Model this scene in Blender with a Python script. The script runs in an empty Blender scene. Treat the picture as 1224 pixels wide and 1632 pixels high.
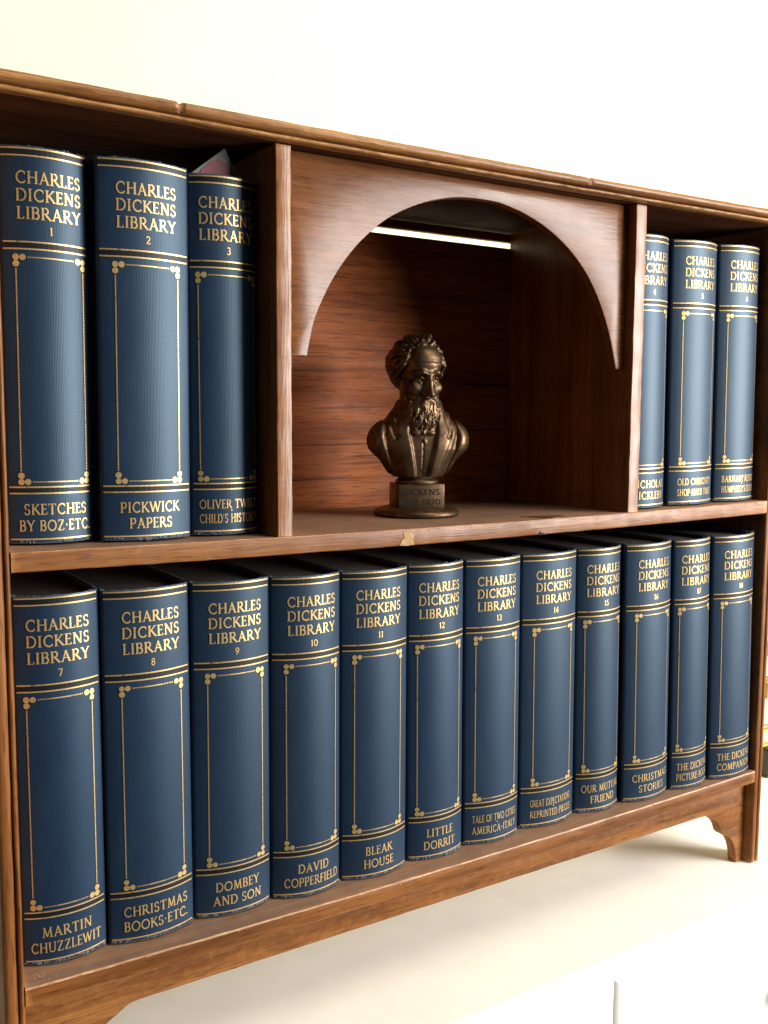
import bpy, bmesh, math, random
import numpy as np
from mathutils import Vector, Matrix, noise as mnoise

R = math.radians
SC = bpy.context.scene
COL = SC.collection
random.seed(7)

# ------------------------------------------------------------------ camera
CAM = (-0.1082, -0.5387, 0.3196)
YAW, PITCH, ROLL, FPX = 0.5673, 0.1009, 0.0051, 1554.5
fw = Vector((math.sin(YAW) * math.cos(PITCH), math.cos(YAW) * math.cos(PITCH), -math.sin(PITCH)))
rt = Vector((math.cos(YAW), -math.sin(YAW), 0.0))
up = rt.cross(fw)
r2 = rt * math.cos(ROLL) + up * math.sin(ROLL)
u2 = -rt * math.sin(ROLL) + up * math.cos(ROLL)
cd = bpy.data.cameras.new("camera")
cd.sensor_fit = 'VERTICAL'
cd.sensor_height = 36.0
cd.lens = FPX / 1632.0 * 36.0
cd.clip_start = 0.02
cd.clip_end = 60.0
cam = bpy.data.objects.new("camera", cd)
m3 = Matrix((r2, u2, -fw)).transposed()
cam.matrix_world = Matrix.Translation(CAM) @ m3.to_4x4()
COL.objects.link(cam)
SC.camera = cam

# ------------------------------------------------------------------ world, window light, exposure
w = bpy.data.worlds.new("World")
SC.world = w
w.use_nodes = True
bg = w.node_tree.nodes["Background"]
bg.inputs[0].default_value = (0.84, 0.94, 1.0, 1)
bg.inputs[1].default_value = 0.05

def area(name, loc, target, sx, sy, power, color):
    l = bpy.data.lights.new(name, 'AREA')
    l.shape = 'RECTANGLE'
    l.size, l.size_y = sx, sy
    l.energy = power
    l.color = color
    o = bpy.data.objects.new(name, l)
    o.location = loc
    d = Vector(target) - Vector(loc)
    o.rotation_euler = d.to_track_quat('-Z', 'Y').to_euler()
    COL.objects.link(o)
    return o

area("window_light", (1.80, -1.50, 0.52), (0.33, 0.0, 0.22), 1.0, 1.2, 104.0, (1.0, 0.985, 0.96))
area("ceiling_light", (1.25, -0.95, 2.25), (0.33, -0.1, 0.0), 1.8, 1.8, 58.0, (1.0, 0.87, 0.68))

SC.view_settings.view_transform = 'Standard'
SC.view_settings.look = 'None'
SC.view_settings.exposure = 0.0
SC.view_settings.gamma = 1.0
try:
    SC.cycles.use_denoising = True
    SC.cycles.max_bounces = 10
except Exception:
    pass

# ------------------------------------------------------------------ helpers
def tag(o, label=None, cat=None, group=None, kind=None):
    if label: o['label'] = label
    if cat: o['category'] = cat
    if group: o['group'] = group
    if kind: o['kind'] = kind
    return o

def empty(name, loc=(0, 0, 0), rz=0.0):
    o = bpy.data.objects.new(name, None)
    o.empty_display_size = 0.02
    o.location = loc
    o.rotation_euler = (0, 0, rz)
    COL.objects.link(o)
    return o

def mesh_obj(name, verts, faces, mat, parent=None, smooth=False, uvs=None, sharp=None):
    me = bpy.data.meshes.new(name)
    me.from_pydata([tuple(v) for v in verts], [], faces)
    me.update()
    if uvs is not None:
        uvl = me.uv_layers.new(name="UVMap")
        vi = np.empty(len(me.loops), dtype=np.int32)
        me.loops.foreach_get("vertex_index", vi)
        arr = np.asarray(uvs, dtype=np.float32)[vi]
        uvl.data.foreach_set("uv", arr.ravel())
    if smooth:
        me.polygons.foreach_set("use_smooth", [True] * len(me.polygons))
        if sharp is not None:
            try:
                me.set_sharp_from_angle(angle=sharp)
            except Exception:
                pass
    if mat: me.materials.append(mat)
    o = bpy.data.objects.new(name, me)
    if parent: o.parent = parent
    COL.objects.link(o)
    return o

def bm_obj(name, bm, mat, parent=None, smooth=False, sharp=None):
    bmesh.ops.recalc_face_normals(bm, faces=bm.faces[:])
    me = bpy.data.meshes.new(name)
    bm.to_mesh(me)
    bm.free()
    if smooth:
        me.polygons.foreach_set("use_smooth", [True] * len(me.polygons))
        if sharp is not None:
            me.set_sharp_from_angle(angle=sharp)
    me.materials.append(mat)
    o = bpy.data.objects.new(name, me)
    if parent: o.parent = parent
    COL.objects.link(o)
    return o

def rrect(a0, a1, b0, b1, r, seg=3):
    """rounded rectangle outline, counter-clockwise, points (a, b)"""
    pts = []
    for cx, cy, s in ((a1 - r, b0 + r, -90), (a1 - r, b1 - r, 0), (a0 + r, b1 - r, 90), (a0 + r, b0 + r, 180)):
        for k in range(seg + 1):
            t = R(s + 90.0 * k / seg)
            pts.append((cx + r * math.cos(t), cy + r * math.sin(t)))
    return pts

def sweep(name, prof, axis, t0, t1, n, mat, parent, off=None, wear=0.0, seed=0, sharp=R(50), worn=()):
    """sweep a closed outline along x ('x': outline = (y, z)) or z ('z': outline = (x, y))"""
    verts, faces = [], []
    k = len(prof)
    rnd = random.Random(seed)
    ox = rnd.random() * 50
    for i in range(n + 1):
        t = t0 + (t1 - t0) * i / n
        dz = off(t) if off else 0.0
        for j, (a, b) in enumerate(prof):
            da = db = 0.0
            if wear:
                q = Vector((t * 55 + ox, a * 260, b * 260))
                q2 = Vector((t * 260 + ox, a * 700 + 9, b * 700))
                da = wear * (mnoise.noise(q) + 0.6 * mnoise.noise(q2))
                db = wear * (mnoise.noise(q + Vector((31, 7, 3))) + 0.6 * mnoise.noise(q2 + Vector((3, 17, 5))))
            if axis == 'x':
                verts.append((t, a + da, b + db + dz))
            else:
                verts.append((a + da, b + db, t))
    for i in range(n):
        for j in range(k):
            j2 = (j + 1) % k
            faces.append((i * k + j, i * k + j2, (i + 1) * k + j2, (i + 1) * k + j))
    faces.append(tuple(range(k)))
    faces.append(tuple(n * k + j for j in range(k)))
    bm = bmesh.new()
    bv = [bm.verts.new(v) for v in verts]
    for fi, f in enumerate(faces):
        nf = bm.faces.new([bv[q] for q in f])
        if fi < n * k and (fi % k) in worn: nf.material_index = 1
    o = bm_obj(name, bm, mat, parent, True, sharp)
    if worn: o.data.materials.append(M['worn'])
    return o

def plate(name, outline, y0, y1, mat, parent, bevel=0.0006):
    """extrude an (x, z) outline from y0 to y1"""
    bm = bmesh.new()
    n = len(outline)
    a = [bm.verts.new((x, y0, z)) for x, z in outline]
    b = [bm.verts.new((x, y1, z)) for x, z in outline]
    fa = bm.faces.new(a)
    fb = bm.faces.new(list(reversed(b)))
    for i in range(n):
        j = (i + 1) % n
        bm.faces.new((a[j], a[i], b[i], b[j]))
    bm.normal_update()
    if bevel:
        ed = [e for e in fa.edges]
        bmesh.ops.bevel(bm, geom=ed, offset=bevel, segments=2, affect='EDGES', profile=0.5)
    bmesh.ops.triangulate(bm, faces=[f for f in bm.faces if len(f.verts) > 4])
    return bm_obj(name, bm, mat, parent, True, R(35))

def box_bm(x0, x1, y0, y1, z0, z1, bevel=0.0, seg=2):
    bm = bmesh.new()
    bmesh.ops.create_cube(bm, size=1.0)
    for v in bm.verts:
        v.co = Vector(((x0 + x1) / 2 + v.co.x * (x1 - x0), (y0 + y1) / 2 + v.co.y * (y1 - y0), (z0 + z1) / 2 + v.co.z * (z1 - z0)))
    if bevel:
        bmesh.ops.bevel(bm, geom=bm.edges[:], offset=bevel, segments=seg, affect='EDGES', profile=0.5)
    return bm

# ------------------------------------------------------------------ materials
def newmat(name):
    m = bpy.data.materials.new(name)
    m.use_nodes = True
    nt = m.node_tree
    b = nt.nodes["Principled BSDF"]
    return m, nt, b

def N(nt, t, **kw):
    n = nt.nodes.new(t)
    for k, v in kw.items():
        if k in n.inputs.keys() if hasattr(n.inputs, 'keys') else False:
            n.inputs[k].default_value = v
        else:
            setattr(n, k, v)
    return n

def ramp(nt, src, stops, interp='LINEAR'):
    r = nt.nodes.new('ShaderNodeValToRGB')
    r.color_ramp.interpolation = interp
    el = r.color_ramp.elements
    while len(el) > len(stops): el.remove(el[-1])
    while len(el) < len(stops): el.new(0.5)
    for e, (p, c) in zip(el, stops):
        e.position = p
        e.color = (c[0], c[1], c[2], 1) if hasattr(c, '__len__') else (c, c, c, 1)
    nt.links.new(src, r.inputs[0])
    return r.outputs[0]

def mapped(nt, vec, scale, offset=None):
    mp = nt.nodes.new('ShaderNodeMapping')
    mp.inputs['Scale'].default_value = scale
    nt.links.new(vec, mp.inputs['Vector'])
    return mp.outputs[0]

def noise_n(nt, vec, scale, detail=4.0, rough=0.55, dist=0.0):
    n = nt.nodes.new('ShaderNodeTexNoise')
    n.inputs['Scale'].default_value = scale
    n.inputs['Detail'].default_value = detail
    n.inputs['Roughness'].default_value = rough
    n.inputs['Distortion'].default_value = dist
    nt.links.new(vec, n.inputs['Vector'])
    return n.outputs['Fac']

def mixc(nt, fac, a, b, mode='MIX'):
    m = nt.nodes.new('ShaderNodeMix')
    m.data_type = 'RGBA'
    m.blend_type = mode
    for src, idx in ((fac, 0), (a, 6), (b, 7)):
        if isinstance(src, (int, float)):
            m.inputs[idx].default_value = src
        elif isinstance(src, (tuple, list)):
            m.inputs[idx].default_value = (src[0], src[1], src[2], 1)
        else:
            nt.links.new(src, m.inputs[idx])
    return m.outputs[2]

def math_n(nt, op, a, b=0.0):
    m = nt.nodes.new('ShaderNodeMath')
    m.operation = op
    for i, s in enumerate((a, b)):
        if isinstance(s, (int, float)): m.inputs[i].default_value = s
        else: nt.links.new(s, m.inputs[i])
    return m.outputs[0]

def bump(nt, h, strength, dist, prev=None):
    b = nt.nodes.new('ShaderNodeBump')
    b.inputs['Strength'].default_value = strength
    b.inputs['Distance'].default_value = dist
    nt.links.new(h, b.inputs['Height'])
    if prev is not None: nt.links.new(prev, b.inputs['Normal'])
    return b.outputs[0]

def wood(name, axis, dark, mid, light, rough=(0.34, 0.55), streak=0.35, wear=0.5, dust=0.0, pore=0.6, spec=0.28):
    m, nt, b = newmat(name)
    tc = nt.nodes.new('ShaderNodeTexCoord')
    oi = nt.nodes.new('ShaderNodeObjectInfo')
    add = nt.nodes.new('ShaderNodeVectorMath')
    add.operation = 'ADD'
    nt.links.new(tc.outputs['Object'], add.inputs[0])
    ml = math_n(nt, 'MULTIPLY', oi.outputs['Random'], 7.0)
    nt.links.new(ml, add.inputs[1])
    v = add.outputs[0]
    sc = lambda a, c: (a, c, c) if axis == 'x' else ((c, c, a) if axis == 'z' else (c, a, c))
    base = noise_n(nt, mapped(nt, v, sc(5, 70)), 1.0, 6, 0.6, 0.6)
    col = ramp(nt, base, [(0.26, dark), (0.47, mid), (0.74, light)])
    # broad tone drift along the board
    drift = noise_n(nt, mapped(nt, v, sc(9, 22)), 1.0, 3, 0.5)
    col = mixc(nt, ramp(nt, drift, [(0.35, 0.0), (0.7, 0.55)]), col, mixc(nt, 1.0, col, (0.62, 0.55, 0.5), 'MULTIPLY'))
    # dark growth streaks
    st = noise_n(nt, mapped(nt, v, sc(4, 130)), 1.0, 3, 0.5, 1.2)
    sm = ramp(nt, st, [(0.60, 0.0), (0.70, streak)])
    col = mixc(nt, sm, col, (dark[0] * 0.45, dark[1] * 0.42, dark[2] * 0.4))
    mg = noise_n(nt, mapped(nt, v, sc(16, 420)), 1.0, 4, 0.65)
    col = mixc(nt, 1.0, col, ramp(nt, mg, [(0.30, 0.80), (0.50, 1.08), (0.72, 1.30)]), 'MULTIPLY')
    # pores: fine short dark ticks along the grain
    po = noise_n(nt, mapped(nt, v, sc(48, 950)), 1.0, 2, 0.6)
    pm = ramp(nt, po, [(0.55, 0.0), (0.66, pore)])
    col = mixc(nt, pm, col, (dark[0] * 0.5, dark[1] * 0.5, dark[2] * 0.5))
    # rubbed edges where the finish is gone
    geo = nt.nodes.new('ShaderNodeNewGeometry')
    en = noise_n(nt, mapped(nt, v, (140, 140, 140)), 1.0, 4, 0.65)
    pt = math_n(nt, 'ADD', geo.outputs['Pointiness'], math_n(nt, 'MULTIPLY', math_n(nt, 'SUBTRACT', en, 0.5), 0.10))
    em = ramp(nt, pt, [(0.535, 0.0), (0.60, wear)])
    col = mixc(nt, em, col, (light[0] * 1.7, light[1] * 1.75, light[2] * 1.8))
    # small scuffs
    sf = noise_n(nt, mapped(nt, v, sc(60, 420)), 1.0, 5, 0.75)
    fm = ramp(nt, sf, [(0.70, 0.0), (0.78, 0.5 * wear)])
    col = mixc(nt, fm, col, (light[0] * 1.6, light[1] * 1.7, light[2] * 1.8))
    rr = noise_n(nt, mapped(nt, v, (35, 35, 35)), 1.0, 5, 0.6)
    rough_o = ramp(nt, rr, [(0.3, rough[0]), (0.7, rough[1])])
    if dust:
        nz = nt.nodes.new('ShaderNodeSeparateXYZ')
        nt.links.new(geo.outputs['Normal'], nz.inputs[0])
        upf = ramp(nt, nz.outputs['Z'], [(0.8, 0.0), (0.98, 1.0)])
        dn = noise_n(nt, mapped(nt, v, (90, 90, 90)), 1.0, 6, 0.7)
        df = math_n(nt, 'MULTIPLY', upf, ramp(nt, dn, [(0.25, dust * 0.45), (0.65, dust)]))
        col = mixc(nt, df, col, (0.20, 0.165, 0.135))
        rough_o = math_n(nt, 'ADD', rough_o, math_n(nt, 'MULTIPLY', df, 0.3))
    nt.links.new(col, b.inputs['Base Color'])
    nt.links.new(rough_o, b.inputs['Roughness'])
    b.inputs['Specular IOR Level'].default_value = spec
    nrm = bump(nt, po, 0.25, 0.0006)
    nrm = bump(nt, base, 0.2, 0.0012, nrm)
    nt.links.new(nrm, b.inputs['Normal'])
    return m

OAK_D, OAK_M, OAK_L = (0.088, 0.027, 0.0058), (0.205, 0.073, 0.0160), (0.32, 0.132, 0.0340)
M = {}
M['oak_x'] = wood('oak_grain_along', 'x', OAK_D, OAK_M, OAK_L)
M['oak_z'] = wood('oak_grain_upright', 'z', OAK_D, OAK_M, OAK_L)
M['oak_post'] = wood('oak_polished_upright', 'z', OAK_D, OAK_M, OAK_L, rough=(0.30, 0.44), spec=0.48)
M['oak_shelf'] = wood('oak_shelf_dusty', 'x', OAK_D, OAK_M, OAK_L, rough=(0.34, 0.50), dust=0.55, wear=0.7, spec=0.36)
M['oak_top'] = wood('oak_moulding', 'x', (0.10, 0.035, 0.010), (0.265, 0.115, 0.034), (0.41, 0.205, 0.068), rough=(0.30, 0.46), streak=0.3)
M['oak_shaded'] = wood('oak_shade_darkened', 'x', (0.028, 0.008, 0.003), (0.072, 0.022, 0.008), (0.12, 0.042, 0.015), rough=(0.6, 0.8), streak=0.4, wear=0.1, spec=0.08)  # oak colour darkened to paint in the shade under the top board
M['oak_back'] = wood('oak_back_board', 'x', (0.105, 0.024, 0.0060), (0.275, 0.076, 0.0190), (0.38, 0.122, 0.034), rough=(0.4, 0.6), streak=0.9, wear=0.1, spec=0.10)
M['oak_arch'] = wood('oak_arch_panel', 'x', (0.088, 0.029, 0.0080), (0.160, 0.057, 0.0165), (0.205, 0.081, 0.0255), rough=(0.24, 0.34), streak=0.2, wear=0.3, spec=0.25)

def worn_edge():
    m, nt, b = newmat('rubbed_oak_edge')
    tc = nt.nodes.new('ShaderNodeTexCoord')
    n1 = noise_n(nt, mapped(nt, tc.outputs['Object'], (45, 300, 300)), 1.0, 6, 0.75)
    n2 = noise_n(nt, mapped(nt, tc.outputs['Object'], (300, 300, 300)), 1.0, 3, 0.6)
    c = ramp(nt, n1, [(0.36, (0.17, 0.066, 0.024)), (0.50, (0.42, 0.215, 0.095)), (0.66, (0.62, 0.38, 0.20))])
    c = mixc(nt, ramp(nt, n2, [(0.3, 0.5), (0.6, 0.0)]), c, (0.15, 0.06, 0.022))
    nt.links.new(c, b.inputs['Base Color'])
    b.inputs['Roughness'].default_value = 0.45
    return m

def cloth():
    m, nt, b = newmat('navy_ribbed_cloth')
    tc = nt.nodes.new('ShaderNodeTexCoord')
    oi = nt.nodes.new('ShaderNodeObjectInfo')
    sep = nt.nodes.new('ShaderNodeSeparateXYZ')
    nt.links.new(tc.outputs['UV'], sep.inputs[0])
    wob = noise_n(nt, mapped(nt, tc.outputs['Object'], (40, 40, 8)), 1.0, 2, 0.5)
    ph = math_n(nt, 'ADD', math_n(nt, 'MULTIPLY', sep.outputs[0], 2 * math.pi / 0.00090), math_n(nt, 'MULTIPLY', wob, 3.0))
    rib = math_n(nt, 'SINE', ph)
    weave = noise_n(nt, mapped(nt, tc.outputs['Object'], (1400, 1400, 1400)), 1.0, 3, 0.7)
    big = noise_n(nt, mapped(nt, tc.outputs['Object'], (55, 55, 22)), 1.0, 5, 0.65)
    c = ramp(nt, big, [(0.3, (0.0046, 0.0150, 0.0385)), (0.55, (0.0064, 0.0198, 0.0490)), (0.75, (0.0100, 0.0275, 0.061))])
    c = mixc(nt, math_n(nt, 'MULTIPLY', oi.outputs['Random'], 0.35), c, (0.0100, 0.0215, 0.036))
    ribc = ramp(nt, math_n(nt, 'MULTIPLY_ADD', rib, 0.5), [(0.0, 0.0), (1.0, 0.10)])
    c = mixc(nt, ribc, c, mixc(nt, 1.0, c, (0.6, 0.62, 0.66), 'MULTIPLY'))
    # rubbed heads, tails and hinges
    geo = nt.nodes.new('ShaderNodeNewGeometry')
    en = noise_n(nt, mapped(nt, tc.outputs['Object'], (260, 260, 260)), 1.0, 5, 0.7)
    pt = math_n(nt, 'ADD', geo.outputs['Pointiness'], math_n(nt, 'MULTIPLY', math_n(nt, 'SUBTRACT', en, 0.5), 0.12))
    c = mixc(nt, ramp(nt, pt, [(0.54, 0.0), (0.62, 0.7)]), c, (0.060, 0.078, 0.098))
    # rubbed bands at head and tail
    vv = sep.outputs[1]
    dist = math_n(nt, 'MINIMUM', vv, math_n(nt, 'SUBTRACT', 0.2172, vv))
    wn = noise_n(nt, mapped(nt, tc.outputs['Object'], (190, 190, 330)), 1.0, 5, 0.7)
    dd = math_n(nt, 'ADD', math_n(nt, 'MULTIPLY', dist, 260.0), math_n(nt, 'MULTIPLY', wn, 0.9))
    c = mixc(nt, ramp(nt, dd, [(0.50, 0.85), (0.95, 0.0)]), c, (0.075, 0.095, 0.115))
    # handling: patches where the nap is flattened and slightly faded
    hn = noise_n(nt, mapped(nt, tc.outputs['Object'], (70, 70, 30)), 1.0, 6, 0.75)
    c = mixc(nt, ramp(nt, hn, [(0.56, 0.0), (0.74, 0.35)]), c, (0.0150, 0.033, 0.060))
    fl = ramp(nt, noise_n(nt, mapped(nt, tc.outputs['Object'], (500, 500, 500)), 1.0, 2, 0.5), [(0.745, 0.0), (0.79, 0.5)])
    c = mixc(nt, fl, c, (0.07, 0.09, 0.12))
    nt.links.new(c, b.inputs['Base Color'])
    b.inputs['Roughness'].default_value = 0.47
    b.inputs['Specular IOR Level'].default_value = 0.60
    b.inputs['Specular Tint'].default_value = (0.62, 0.84, 1.0, 1)
    b.inputs['Sheen Weight'].default_value = 0.12
    b.inputs['Sheen Roughness'].default_value = 0.4
    b.inputs['Sheen Tint'].default_value = (0.55, 0.75, 1.0, 1)
    n = bump(nt, rib, 0.14, 0.00010)
    n = bump(nt, weave, 0.3, 0.00016, n)
    nt.links.new(n, b.inputs['Normal'])
    return m

def gilt():
    m, nt, b = newmat('gilt_foil')
    tc = nt.nodes.new('ShaderNodeTexCoord')
    n1 = noise_n(nt, mapped(nt, tc.outputs['Object'], (420, 420, 420)), 1.0, 4, 0.7)
    n2 = noise_n(nt, mapped(nt, tc.outputs['Object'], (60, 60, 60)), 1.0, 4, 0.6)
    c = ramp(nt, n1, [(0.26, (0.30, 0.19, 0.08)), (0.38, (0.66, 0.44, 0.17)), (0.7, (0.80, 0.57, 0.25))])
    c = mixc(nt, ramp(nt, n2, [(0.55, 0.0), (0.78, 0.45)]), c, (0.42, 0.26, 0.10))
    wn = noise_n(nt, mapped(nt, tc.outputs['Object'], (150, 150, 90)), 1.0, 6, 0.75)
    wm = ramp(nt, wn, [(0.60, 0.0), (0.70, 0.75)])
    c = mixc(nt, wm, c, (0.075, 0.062, 0.05))
    nt.links.new(c, b.inputs['Base Color'])
    b.inputs['Metallic'].default_value = 0.62
    b.inputs['Roughness'].default_value = 0.42
    nt.links.new(bump(nt, n1, 0.25, 0.0002), b.inputs['Normal'])
    return m

def plain(name, col, rough=0.6, metal=0.0, var=0.25, scale=80.0, bumpd=0.0002, spec=0.5):
    m, nt, b = newmat(name)
    tc = nt.nodes.new('ShaderNodeTexCoord')
    n = noise_n(nt, mapped(nt, tc.outputs['Object'], (scale,) * 3), 1.0, 5, 0.6)
    c = ramp(nt, n, [(0.3, tuple(x * (1 - var) for x in col)), (0.7, tuple(min(1, x * (1 + var * 0.5)) for x in col))])
    nt.links.new(c, b.inputs['Base Color'])
    b.inputs['Roughness'].default_value = rough
    b.inputs['Metallic'].default_value = metal
    b.inputs['Specular IOR Level'].default_value = spec
    if bumpd: nt.links.new(bump(nt, n, 0.3, bumpd), b.inputs['Normal'])
    return m

def bronze():
    m, nt, b = newmat('brown_bronze')
    tc = nt.nodes.new('ShaderNodeTexCoord')
    n1 = noise_n(nt, mapped(nt, tc.outputs['Object'], (140, 140, 140)), 1.0, 5, 0.6)
    n2 = noise_n(nt, mapped(nt, tc.outputs['Object'], (900, 900, 900)), 1.0, 3, 0.6)
    c = ramp(nt, n1, [(0.3, (0.045, 0.028, 0.017)), (0.5, (0.098, 0.059, 0.032)), (0.72, (0.165, 0.100, 0.053))])
    nt.links.new(c, b.inputs['Base Color'])
    b.inputs['Metallic'].default_value = 0.88
    nt.links.new(ramp(nt, n1, [(0.3, 0.50), (0.7, 0.36)]), b.inputs['Roughness'])
    nt.links.new(bump(nt, n2, 0.12, 0.0003), b.inputs['Normal'])
    return m

M['worn'] = worn_edge()
M['cloth'] = cloth()
M['gilt'] = gilt()
M['fray'] = plain('frayed_cloth_threads', (0.12, 0.155, 0.19), 0.9, var=0.5, scale=300)
M['pages'] = plain('aged_page_edges', (0.10, 0.085, 0.07), 0.85, var=0.4, scale=120)
M['bronze'] = bronze()
M['engraved'] = plain('engraved_dark_bronze', (0.010, 0.007, 0.005), 0.7, 0.0, spec=0.2)
M['wall'] = plain('white_wall_paint', (0.86, 0.83, 0.56), 0.8, var=0.03, scale=12, bumpd=0.0004)
M['paint'] = plain('cream_gloss_paint', (0.84, 0.82, 0.765), 0.42, var=0.05, scale=25, bumpd=0.0003)
M['patch'] = plain('bare_pale_oak', (0.42, 0.24, 0.10), 0.7, var=0.4, scale=300)
M['nick'] = plain('dark_split_oak', (0.02, 0.010, 0.006), 0.9)
M['lint'] = plain('grey_lint', (0.40, 0.33, 0.29), 0.9)

# ------------------------------------------------------------------ case dimensions (metres)
W = 0.6341            # clear width between the side boards
TH = 0.0112           # board thickness
ZM = 0.245            # top of the middle shelf
ZT = 0.4803           # underside of the top board
ZB = -0.088           # table surface
D = 0.1507            # front of the back board
YB = 0.1575           # rear of the case
XL0, XL1, XR0, XR1 = 0.1577, 0.1681, 0.4621, 0.4735
sag = lambda x, s: -s * 4 * x * (W - x) / W ** 2 if 0 < x < W else 0.0
SGM = lambda x: sag(x, 0.0026)
SGB = lambda x: sag(x, 0.0033)
SGT = lambda x: sag(x, 0.0012)

# ------------------------------------------------------------------ setting: wall, cabinet top
wall = mesh_obj('wall', [(-3.2, 0.62, -1.1), (4.5, 0.62, -1.1), (4.5, 0.62, 2.2), (-3.2, 0.62, 2.2)], [(0, 1, 2, 3)], M['wall'])
tag(wall, 'plain white painted wall behind the bookcase', kind='structure')

cab = empty('cabinet', (0.3, 0.0, ZB))
tag(cab, 'white painted cabinet whose cream top carries the bookcase', 'cabinet')
def cabpart(name, bm, mat=M['paint'], parent=cab):
    bmesh.ops.translate(bm, verts=bm.verts[:], vec=Vector((-0.3, 0, -ZB)))
    return bm_obj(name, bm, mat, parent, True, R(40))
YF = -0.047           # front edge of the cabinet top
bmt = box_bm(-1.6, 2.6, YF, 0.615, ZB - 0.03, ZB)
bmesh.ops.bevel(bmt, geom=[e for e in bmt.edges if all(v.co.y < YF + 0.001 and v.co.z > ZB - 0.001 for v in e.verts)], offset=0.005, segments=5, affect='EDGES', profile=0.5)
cabpart('top', bmt)
cabpart('front_board', box_bm(-1.6, 2.6, YF + 0.0001, YF + 0.02, -0.9, ZB - 0.0301, 0.0))
def raised_panel(x0, x1, z0, z1):
    bm = bmesh.new()
    loops = []
    for inset, dy in ((0.0, 0.0), (0.0046, -0.0036), (0.0058, -0.0036), (0.0104, -0.0072), (0.0118, -0.0072)):
        loops.append([bm.verts.new((x, YF + dy, z)) for x, z in ((x0 + inset, z0 + inset), (x1 - inset, z0 + inset), (x1 - inset, z1 - inset), (x0 + inset, z1 - inset))])
    for a, b_ in zip(loops, loops[1:]):
        for i in range(4):
            j = (i + 1) % 4
            bm.faces.new((a[i], a[j], b_[j], b_[i]))
    bm.faces.new(loops[-1])
    return bm
cabpart('door_panel', raised_panel(0.4125, 0.86, -0.62, -0.1035))
bmk = bmesh.new()
prof = [(0.0, 0.0), (0.005, 0.0), (0.0045, 0.006), (0.007, 0.010), (0.0095, 0.015), (0.0085, 0.020), (0.004, 0.023), (0.0, 0.0235)]
rings = []
for r_, d_ in prof:
    rings.append([bmk.verts.new((0.6085 + 0.9 * r_ * math.cos(t * math.pi / 8), YF - 0.0074 - d_, -0.166 + r_ * math.sin(t * math.pi / 8))) for t in range(16)])
for a, b_ in zip(rings, rings[1:]):
    for i in range(16):
        bmk.faces.new((a[i], a[(i + 1) % 16], b_[(i + 1) % 16], b_[i]))
bmesh.ops.remove_doubles(bmk, verts=bmk.verts[:], dist=1e-5)
M['knob'] = plain('turned_pale_wood', (0.86, 0.76, 0.58), 0.45)
cabpart('knob', bmk, M['knob'])

# ------------------------------------------------------------------ the bookcase
case = empty('bookcase', (0, 0, 0))
tag(case, 'small open oak bookcase with an arched centre niche, filled with blue volumes', 'bookcase')

def side_outline(xi, sgn, groove):
    """plan outline of a side board with two beads on its front edge; xi = inner face"""
    t = 0.0107
    xs = [0.0]
    pts = []
    def bead(a, b_, depth):
        out = []
        c, r_ = (a + b_) / 2, (b_ - a) / 2
        for k in range(9):
            th = math.pi * k / 8
            out.append((c - r_ * math.cos(th), depth * (1 - math.sin(th) ** 0.7)))
        return out
    pts += bead(0.0, groove - 0.0002, 0.0022)
    pts += bead(groove + 0.0002, t, 0.0022)
    pts += [(t, YB), (0.0, YB)]
    return [(xi + sgn * a, y) for a, y in pts]

for xi, sgn, gr in ((0.0, -1, 0.0034), (W, 1, 0.0062)):
    so = side_outline(xi, sgn, gr)
    ff = so[:-2] + [(so[-2][0], 0.026), (so[-1][0], 0.026)]
    rf = [(so[-1][0], 0.130), (so[-2][0], 0.130), so[-2], so[-1]]
    bmj = bmesh.new()
    for o_, z0_, z1_, n_ in ((so, -0.0325, ZT - 0.0003, 66), (ff, -0.0868, -0.0325, 12), (rf, -0.0875, -0.0325, 4)):
        ob = sweep('tmp', o_, 'z', z0_, z1_, n_, M['oak_z'], None, wear=0.00022, seed=3 + sgn)
        bmj.from_mesh(ob.data)
        me_ = ob.data
        bpy.data.objects.remove(ob)
        bpy.data.meshes.remove(me_)
    bm_obj('side_board', bmj, M['oak_z'], case, True, R(50))

# top board with a two-bead moulding on its front edge
def arc(cy, cz, ry, rz, a0, a1, n):
    return [(cy + ry * math.cos(R(a0 + (a1 - a0) * k / n)), cz + rz * math.sin(R(a0 + (a1 - a0) * k / n))) for k in range(n + 1)]
Z0 = ZT
top = sweep('top_board', rrect(-0.0012, YB + 0.002, Z0 + 0.0002, Z0 + 0.0106, 0.0005, 2), 'x', -0.0186, W + 0.0186, 80, M['oak_shaded'], case, off=SGT, seed=12)
tp = [(-0.0013, Z0), (-0.0013, Z0 + 0.0107), (-0.0035, Z0 + 0.0107)]
tp += arc(-0.0048, Z0 + 0.0073, 0.0045, 0.0034, 84, 275, 12)
tp += [(-0.0024, Z0 + 0.0034)]
tp += arc(-0.0042, Z0 + 0.0016, 0.0034, 0.0016, 70, 275, 8)
mo = sweep('moulding', tp, 'x', -0.0190, W + 0.0190, 460, M['oak_top'], top, off=SGT, wear=0.00022, seed=11)
for v in mo.data.vertices:      # a chip broken out of the upper bead, and a smaller one further along
    x, y, z = v.co
    if y < -0.003 and z > Z0 + 0.004:
        k = max(0.0, 1 - abs(x - 0.0972) / 0.0032) ** 0.7 if x < 0.0974 else 0.0
        v.co.y += 0.0028 * k
        v.co.z -= 0.0007 * k
        k2 = max(0.0, 1 - abs(x - 0.405) / 0.0025)
        v.co.y += 0.0012 * k2
        v.co.z -= 0.0007 * k2

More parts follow.
